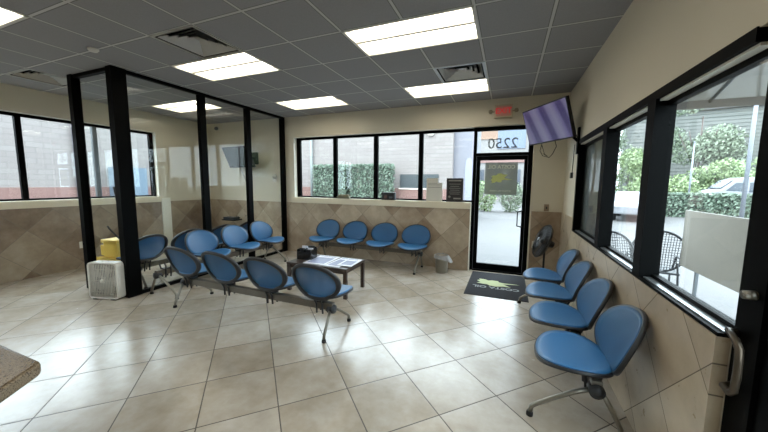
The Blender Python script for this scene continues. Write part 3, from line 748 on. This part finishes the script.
b.box(-.02, .11, -.001, 0, .05, .075); b.build('print_lines', LT, t)
MB().lathe([(0, 0), (.022, 0), (0, .002)], (-.095, 0, .09), (0, -1, 0), 16).build('print_badge', LT, t)
t = thing('clock_radio', 'small black box standing on the ledge in the middle of the front window', 'box', (-2.18, YF+.02, WZ0+.004))
MB().box(-.14, .14, -.04, .03, 0, .15, .006).build('case', CHARC, t); MB().box(-.08, -.02, -.043, -.04, .03, .09).build('front_panel', mat('red_grey', srgb(88, 62, 60), .5), t); MB().box(.02, .09, -.043, -.04, .03, .07).build('front_panel', GREYAL, t)
t = thing('card_tray', 'small grey tray on the ledge below the second window pane', 'tray', (-3.20, YF+.02, WZ0+.004))
MB().box(-.15, .15, -.03, .03, 0, .05, .004).build('tray_body', mat('olive_grey', srgb(96, 96, 80), .6), t); MB().box(-.12, .12, -.01, .02, .05, .085).build('cards', mat('olive_card', srgb(128, 122, 98), .7), t)
# poster on door
t = thing('door_poster', 'grey poster with a yellow green emblem on the glass door', 'poster', (-.125, yw0+.023, 1.665))
MB().box(-.265, .265, -.001, .0, -.28, .28).build('sheet', see_mat('grey_film', srgb(156, 156, 150), .72, .5), t)
FILM2 = mat('pale_yellow_film', srgb(226, 222, 140), .5); FW2 = mat('pale_grey_film', srgb(214, 214, 190), .5)
OUT = Matrix.Rotation(pi, 4, 'Z') @ MIR
emblem(t, FILM2, Matrix.Translation((0, -.0012, -.01)) @ OUT, .18, .13)
text_mesh('COSTA OIL', .088, 'lettering', FW2, t, Matrix.Translation((0, -.0018, .20)) @ OUT, .0008, bold=.0015)
text_mesh('10 MINUTE OIL CHANGE', .032, 'lettering', FW2, t, Matrix.Translation((0, -.0018, -.215)) @ OUT, .0008)

# ------------------------------------------------------------------ outside
GZ = -.12
k = NT('concrete_lot'); c = k.coord(); f = k.noise(c, .35, 5); f2 = k.noise(c, 8, 4)
k.l(k.mix(k.math('ADD', k.math('MULTIPLY', f, .7), k.math('MULTIPLY', f2, .3)), srgb(71, 71, 72), srgb(90, 89, 89)), k.p.inputs['Base Color']); k.p.inputs['Roughness'].default_value = .8; LOT = k.m
struct('ground', MB().box(-60, 90, -40, 100, GZ-.1, GZ), LOT, 'pale concrete parking lot')
def brick(name, c1, c2, mort, ax):
    k = NT(name); sp = k.n('SeparateXYZ'); k.l(k.coord(), sp.inputs[0]); cb = k.n('CombineXYZ'); k.l(sp.outputs[ax], cb.inputs[0]); k.l(sp.outputs[2], cb.inputs[1])
    br = k.n('TexBrick'); k.l(cb.outputs[0], br.inputs['Vector']); br.inputs['Color1'].default_value = c1; br.inputs['Color2'].default_value = c2; br.inputs['Mortar'].default_value = mort
    br.inputs['Scale'].default_value = 1; br.inputs['Brick Width'].default_value = .42; br.inputs['Row Height'].default_value = .17; br.inputs['Mortar Size'].default_value = .010
    k.l(br.outputs['Color'], k.p.inputs['Base Color']); k.p.inputs['Roughness'].default_value = .9; return k.m
pk = (srgb(112, 106, 104), srgb(118, 113, 111), srgb(104, 99, 97))
BRX = brick('painted_brick_x', *pk, 0); BRY = brick('painted_brick_y', *pk, 1)
bd = thing('brick_building', 'pale pink brick building with a red base stripe across the lot', 'building', (0, 0, GZ))
YBd, XBd = 14.0, -14.0
MB().box(XBd-4, -2.35, YBd, YBd+4, 0, 4.55).build('front_wall', BRX, bd)
MB().box(XBd-4, XBd, -12, YBd, 0, 3.95).build('side_wall', BRY, bd)
RED = mat('red_brick_stripe', srgb(108, 83, 78), .9, var=.1, scale=10)
b = MB(); b.box(XBd, -2.35, YBd-.04, YBd, 0.02, 1.46); b.box(XBd, XBd+.04, -12, YBd, .02, 1.46); b.build('base_stripe', RED, bd)
w_ = MB().box(-4.80, -2.95, YBd-.05, YBd-.01, 1.46, 2.12).build('window', mat('dark_window', srgb(49, 56, 60), .3), bd)
MB().box(-4.85, -2.9, YBd-.07, YBd-.03, 1.42, 1.47).build('window_ledge', WHITE, bd)
b = MB(); b.box(-2.35, 1.5, YBd+2.5, YBd+4, 0, 4.1); 
LILAC = mat('lilac_stucco', srgb(105, 105, 112), .85)
MB().box(-2.35, -1.42, YBd+.3, YBd+3, 0, 4.75).build('stucco_wall', LILAC, bd)['label'] = 'lilac white stucco end wall'
ar = [(-1.82, .1), (-1.52, .1)]+[(-1.67+.15*cos(a), 2.55+.30*sin(a)) for a in [radians(x) for x in range(0, 181, 20)]]
MB().prism([(x, z) for x, z in ar], YBd+.26, YBd+.3, 'xz').build('arched_window', mat('arch_shade', srgb(119, 123, 139), .4), bd)
b = MB(); b.lathe([(0, 0), (.16, 0), (.14, .14), (0, .18)], (-3.35, YBd, 4.0), (0, -1, -.4)); b.build('wall_lamp', WHITE, bd)
b = MB(); b.box(XBd+.04, XBd+.45, 6.9, 8.0, .1, 2.2); o = b.build('blue_door', mat('pale_blue_paint', srgb(83, 98, 112), .6), bd)
b = MB(); b.tube([(XBd+.10, 6.0, .1), (XBd+.10, 6.0, 3.9)], .07, 8); b.build('downpipe', LILAC, bd)
b = MB(); b.tube([(-9.75, YBd-.15, .1), (-9.75, YBd-.15, 4.5)], .07, 8); b.build('downpipe', mat('pale_green_pipe', srgb(108, 115, 115), .6), bd)
# planting
def leaf_mat(name, c1, c2):
    k = NT(name); f = k.noise(k.coord(), 3.5, 4); k.l(k.mix(f, c1, c2), k.p.inputs['Base Color']); k.p.inputs['Roughness'].default_value = .55
    k.p.inputs['Subsurface Weight'].default_value = 0; return k.m
LEAF_D = leaf_mat('hedge_leaf_hazed', srgb(71, 88, 75), srgb(113, 129, 113)); LEAF_M = leaf_mat('bush_leaf', srgb(92, 111, 77), srgb(140, 156, 113)); LEAF_T = leaf_mat('tree_leaf', srgb(79, 94, 75), srgb(121, 132, 111))  # hedge leaves paled and greyed, glare of the glass put into the colour
def leaves(mb, pts, s):
    for p in pts:
        a = Vector((random.gauss(0, 1), random.gauss(0, 1), random.gauss(0, 1))).normalized(); c = a.orthogonal().normalized(); d = a.cross(c)
        l = s*random.uniform(.6, 1.3); p = Vector(p)
        mb.quad(p-c*l, p+d*l*.5, p+c*l, p-d*l*.5)
def hedge(name, label, cat, x0, x1, y0, y1, z0, z1, n, s, m, group=None, core=None):
    t = thing(name, label, cat, ((x0+x1)/2, (y0+y1)/2, z0), 0, group); hx, hy, hz = (x1-x0)/2, (y1-y0)/2, z1-z0
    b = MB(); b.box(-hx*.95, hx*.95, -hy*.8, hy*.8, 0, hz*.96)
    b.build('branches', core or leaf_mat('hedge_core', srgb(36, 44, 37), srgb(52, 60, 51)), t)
    b = MB(); P = []
    for _ in range(n):
        f = random.random()
        if f < .65: P.append((random.uniform(-hx, hx), -hy+random.uniform(-.03, .1)*hy*2, random.uniform(0, hz)))
        elif f < .85: P.append((random.uniform(-hx, hx), random.uniform(-hy, hy), hz+random.uniform(-.06, .04)))
        else: P.append((random.choice((-1, 1))*hx, random.uniform(-hy, hy), random.uniform(0, hz)))
    leaves(b, P, s); b.build('foliage', m, t); return t
hedge('hedge', 'left block of tall clipped hedge against the pink brick building', 'hedge', -9.15, -7.3, 13.1, 13.6, GZ, 2.42, 3500, .06, LEAF_D, 'clipped hedges by the brick building')
hedge('hedge', 'right block of tall clipped hedge against the pink brick building', 'hedge', -7.05, -4.95, 13.1, 13.6, GZ, 2.42, 3800, .06, LEAF_D, 'clipped hedges by the brick building')
def bush(label, x, y, r, h, m, n=1500, s=.07, name='bush', group=None):
    t = thing(name, label, name, (x, y, GZ), 0, group); b = MB(); b.tube([(0, 0, 0), (0, 0, h*.5)], .05); b.tube([(0, 0, h*.2), (r*.4, 0, h*.6)], .03); b.tube([(0, 0, h*.2), (-r*.4, .1, h*.6)], .03); b.build('stem', WOOD, t)
    b = MB(); P = []
    for _ in range(n):
        v = Vector((random.gauss(0, 1), random.gauss(0, 1), random.gauss(0, 1))).normalized()*random.uniform(.72, 1.02)*(1+.12*sin(random.random()*9))
        P.append((v.x*r, v.y*r, h*.5+v.z*h*.52))
    leaves(b, P, s); b.build('foliage', m, t)
for i, (x, r, lb) in enumerate(((-2.75, .52, 'leftmost green bush seen through the entrance door'), (-1.3, .62, 'green bush left of centre behind the door glass'), (.2, .64, 'green bush right of centre behind the door glass'), (1.65, .66, 'rightmost green bush beyond the parking strip near the door'))):
    bush(lb, x, 20.3, r, 1.9, LEAF_M if i % 2 else LEAF_T, 1600, .07, group='bushes beyond the entrance door')
# coloured shop front far beyond the door
sb = thing('street_shop', 'distant shop front with coloured panels seen above the entrance door', 'building', (0, 34, GZ))
MB().box(-6.5, 5, 0, 4, 0, 9.5).build('shop_wall', mat('shop_wall_paint', srgb(110, 108, 107), .8), sb)
b = MB(); b.box(-4.0, -1.2, -.1, 0, 6.3, 7.5); b.build('sign_panel', mat('orange_panel', srgb(115, 92, 78), .7), sb)['label'] = 'orange sign panel'
b = MB(); b.box(-1.2, 1.4, -.1, 0, 5.3, 7.9); b.build('sign_panel', mat('blue_panel', srgb(88, 98, 115), .7), sb)['label'] = 'pale blue sign panel'
MB().box(-5.8, 2.5, -.12, 0, 3.9, 4.5).build('fascia', mat('red_panel', srgb(110, 85, 81), .7), sb)
for x in (-3.3, -1.6, .2): MB().box(x, x+.9, -.1, 0, .6, 3.2).build('window', mat('far_window', srgb(52, 58, 68), .3), sb)
# right hand side: hedge, bushes, trees, van, poles, building
t = hedge('hedge', 'long low green hedge along the street outside the right window', 'hedge', 5.0, 17.5, 21.0, 22.0, GZ, 1.15, 6500, .10, LEAF_D)
t.rotation_euler = (0, 0, radians(-8))
def tree(label, x, y, r, h, base, m, n=2600, s=.16):
    t = thing('tree', label, 'tree', (x, y, GZ), 0, 'trees beyond the street')
    b = MB(); b.tube([(0, 0, 0), (.05, 0, base), (0, 0, h*.7)], [.16, .12, .06]); 
    for i in range(5):
        a = 2*pi*i/5; b.tube([(0, 0, base), (cos(a)*r*.5, sin(a)*r*.5, base+(h-base)*.45)], .04)
    b.build('trunk', WOOD, t)
    b = MB(); P = []; cl = [(random.gauss(0, r*.4), random.gauss(0, r*.4), base+(h-base)*random.uniform(.2, .85)) for _ in range(9)]
    for _ in range(int(n*1.8)):
        c = random.choice(cl); v = Vector((random.gauss(0, 1), random.gauss(0, 1), random.gauss(0, 1))).normalized()*r*.5*random.uniform(.6, 1.05)
        P.append((c[0]+v.x, c[1]+v.y, c[2]+v.z*.8))
    leaves(b, P, s*.72); b.build('foliage', m, t)
tree('tree behind the hedge, seen in the middle pane of the right window', 10.2, 33, 2.0, 5.0, .8, LEAF_M)
tree('bright rounded tree just right of the wide black window post', 15.2, 31.5, 1.9, 4.4, .6, LEAF_M)
tree('tall dark tree left of the grey siding building', 19.0, 44, 3.6, 13, 3.0, LEAF_T, 3600, .24)
tree('bright green tree behind the white van', 22.5, 36, 3.6, 6.6, 1.0, LEAF_M, 3600)
tree('tall dark tree beyond the right end of the street', 33, 46, 5, 13, 3.0, LEAF_T, 3600, .24)
tree('tree furthest left beyond the street, high in the middle pane', 11.0, 51, 3.6, 13, 3.0, LEAF_T, 3000, .24)
bush('rounded light green bush at the left end of the street hedge', 8.1, 24.5, 1.1, 2.1, LEAF_M, 1500, .1, group='bushes outside the right window')
bush('rounded light green bush in front of the siding building', 10.6, 26.5, 1.0, 2.3, LEAF_M, 2000, .1, group='bushes outside the right window')
sd_ = thing('street_building', 'large grey siding building behind the street trees', 'building', (26, 56, GZ), radians(-12))
b = MB(); b.box(-10, 12, 0, 6, 0, 12.0); b.build('siding_wall', mat('grey_siding', srgb(92, 95, 92), .8), sd_)
b = MB()
for i in range(24): b.box(-10, 12, -.06, 0, .4+i*.48, .46+i*.48)
b.build('siding_boards', mat('grey_siding_dark', srgb(79, 83, 79), .8), sd_)
MB().box(-10.5, 12.5, -.5, 6.5, 12.0, 12.5).build('roof', mat('roof_grey', srgb(72, 74, 76), .8), sd_)
# van
vn = thing('van', 'white passenger van parked on the street behind the hedge', 'van', (15.0, 28.2, GZ), radians(-4))
VW = mat('white_car_paint', srgb(125, 128, 133), .3); VG = mat('car_glass', srgb(51, 60, 70), .1)
prof = [(-2.7, .45), (-2.75, 1.0), (-2.4, 1.30), (-1.75, 1.50), (-1.15, 2.10), (-.7, 2.28), (2.55, 2.30), (2.75, 2.0), (2.8, .5)]
b = MB(); b.prism(prof, -.95, .95, 'xz'); o = b.build('van_body', VW, vn); bv = o.modifiers.new('b', 'BEVEL'); bv.width = .08; bv.segments = 3; bv.limit_method = 'ANGLE'
b = MB()
for x0, x1 in ((-.45, .35), (.45, 1.35), (1.45, 2.45)): b.box(x0, x1, -.965, -.94, 1.32, 1.95)
b.prism([(-1.55, 1.40), (-1.10, 1.92), (-.55, 1.95), (-.55, 1.36)], -.965, -.94, 'xz'); b.build('side_windows', VG, vn)
MB().prism([(-1.72, 1.55), (-1.20, 2.10), (-1.24, 2.12), (-1.78, 1.56)], -.8, .8, 'xz').build('windshield', VG, vn)
for x in (-1.75, 1.75):
    for y in (-.9, .9): MB().lathe([(0, -.12), (.34, -.12), (.36, 0), (.34, .12), (0, .12)], (x, y, .36), (0, 1, 0), 20).build('wheel', RUBBER, vn)
def car(label, x, y, rz, col):
    t = thing('car', label, 'car', (x, y, GZ), rz, 'cars parked in the lot'); p = [(-2.1, .35), (-2.15, .75), (-1.2, .92), (-.6, 1.35), (.8, 1.38), (1.5, .98), (2.1, .85), (2.15, .35)]
    o = MB().prism(p, -.85, .85, 'xz').build('car_body', col, t); bv = o.modifiers.new('b', 'BEVEL'); bv.width = .06; bv.segments = 2; bv.limit_method = 'ANGLE'
    MB().prism([(-1.05, .95), (-.55, 1.28), (.72, 1.31), (1.25, .97)], -.865, .865, 'xz').build('car_windows', VG, t)
    for xx in (-1.35, 1.35):
        for yy in (-.8, .8): MB().lathe([(0, -.1), (.3, -.1), (.32, 0), (.3, .1), (0, .1)], (xx, yy, .32), (0, 1, 0), 18).build('wheel', RUBBER, t)
car('white parked car seen low in the middle pane of the right window', 6.1, 19.2, radians(70), VW)
def pole(label, x, y, h, r, m):
    t = thing('street_pole', label, 'pole', (x, y, GZ), 0, 'poles outside the right window')
    MB().tube([(0, 0, 0), (0, 0, h)], [r, r*.7], 10).build('pole_shaft', m, t); MB().lathe([(0, 0), (r*2, 0), (r*2, .05), (0, .08)]).build('base_plate', m, t)
    MB().lathe([(0, 0), (r*.8, 0), (r*.8, .06), (0, .09)], (0, 0, h)).build('pole_cap', m, t)
WP = mat('pale_pole', srgb(108, 113, 121), .5)
pole('tall pale pole crossing the view of the van', 9.0, 17.2, 7.5, .075, WP)
pole('short thin white pole left of the van', 9.6, 22.8, 4.1, .05, WP)
t = thing('fire_hydrant', 'small red hydrant at the end of the hedge', 'hydrant', (5.6, 15.6, GZ)); 
MB().lathe([(0, 0), (.16, 0), (.16, .04), (.11, .06), (.11, .62), (.13, .64), (.13, .68), (.09, .78), (.03, .84), (0, .85)]).build('barrel', mat('hydrant_red', srgb(177, 47, 35), .4), t)
MB().lathe([(0, -.2), (.05, -.2), (.05, .2), (0, .2)], (0, 0, .5), (1, 0, 0), 14).build('side_nozzles', mat('hydrant_red_b', srgb(162, 43, 35), .4), t)
# porch canopy outside the right window
t = thing('porch_canopy', 'pale porch canopy with ribs outside the right window', 'canopy', (1.1, 2.4, 0))
CAN = see_mat('canopy_fabric', srgb(155, 154, 147), .86, .8); 
cz, az = 2.42, 2.80
x0, x1, y0, y1 = -.08, 1.56, .0, 1.80; ax, ay = .74, .9
b = MB()
for P in (((x0, y0), (x1, y0)), ((x1, y0), (x1, y1)), ((x1, y1), (x0, y1)), ((x0, y1), (x0, y0))):
    A = b.b.verts.new((P[0][0], P[0][1], cz)); B = b.b.verts.new((P[1][0], P[1][1], cz)); C = b.b.verts.new((ax, ay, az)); b.b.faces.new((A, B, C))
o = b.build('canopy_cloth', CAN, t); sm = o.modifiers.new('s', 'SOLIDIFY'); sm.thickness = .006
b = MB(); b.box(x0, x1, y1-.03, y1, cz-.07, cz+.01); b.box(x0, x1, y0, y0+.03, cz-.07, cz+.01); b.box(x1-.03, x1, y0, y1, cz-.07, cz+.01); b.build('valance', mat('valance_grey', srgb(127, 123, 119), .8), t)
for P in ((x0, y0), (x1, y0), (x1, y1), (x0, y1), (ax, y1), (ax, y0), (x1, ay)):
    MB().tube([(P[0], P[1], cz-.02), (ax, ay, az-.03)], .014, 8).build('rib', GREYAL, t)
for P in ((x1-.04, y1-.04), (x1-.04, y0+.04)): MB().tube([(P[0], P[1], GZ), (P[0], P[1], cz)], .03, 10).build('canopy_post', GREYAL, t)
# beige banner panel standing outside
t = thing('display_board', 'large plain beige board standing outside the right window', 'board', (2.2, 4.33, GZ))
MB().box(0, .03, -.93, .93, .62, 1.37, .004).build('board_panel', mat('beige_board', srgb(129, 127, 123), .7), t)
MB().box(.031, .06, .60, .63, 0, 1.3).build('board_post', GREYAL, t); MB().box(.031, .06, -.63, -.60, 0, 1.3).build('board_post', GREYAL, t)
b = MB(); b.box(-.2, .26, .60, .63, 0, .03); b.box(-.2, .26, -.63, -.60, 0, .03); b.build('board_foot', GREYAL, t)
def patio_chair(label, x, y, rz):
    t = thing('patio_chair', label, 'chair', (x, y, GZ), rz, 'black mesh chairs outside the window')
    b = MB(); c0 = None
    def bp(a, r): return Vector((.30*r*cos(a), .22+.06*r*sin(a), .76+.30*r*sin(a)))
    b.tube([bp(2*pi*i/36, 1) for i in range(36)], .016, 8, closed=True); b.build('back_frame', CHARC, t)
    b = MB()
    for i in range(-9, 10):
        h = (1-(i/10)**2)**.5; b.tube([(i*.03, .22-.06*h, .76-.30*h), (i*.03, .20, .76), (i*.03, .22+.06*h, .76+.30*h)], .004, 5)
    for i in range(-7, 8):
        h = (1-(i/8)**2)**.5; b.tube([(-.30*h, .22+.045*i/8, .76+i*.037), (.30*h, .22+.045*i/8, .76+i*.037)], .004, 5)
    b.build('back_mesh', CHARC, t)
    b = MB(); b.box(-.26, .26, -.26, .20, .44, .47, .01); b.build('seat', CHARC, t)
    for sx_ in (-1, 1):
        MB().tube([(sx_*.24, -.24, .45), (sx_*.26, -.27, 0)], .013, 8).build('leg', CHARC, t)
        MB().tube([(sx_*.24, .30, 0), (sx_*.24, .18, .45), (sx_*.22, .20, .62)], .013, 8).build('leg', CHARC, t)
    b = MB()
    for sx_ in (-1, 1): b.tube([(sx_*.26, -.22, .45), (sx_*.29, -.2, .64), (sx_*.29, .12, .66), (sx_*.27, .21, .70)], .013, 8)
    b.build('armrests', CHARC, t); return t
patio_chair('black mesh chair back against the middle pane outside', 1.40, 4.72, radians(18))
patio_chair('black mesh chair outside, left of the beige board', 2.05, 5.62, radians(170))
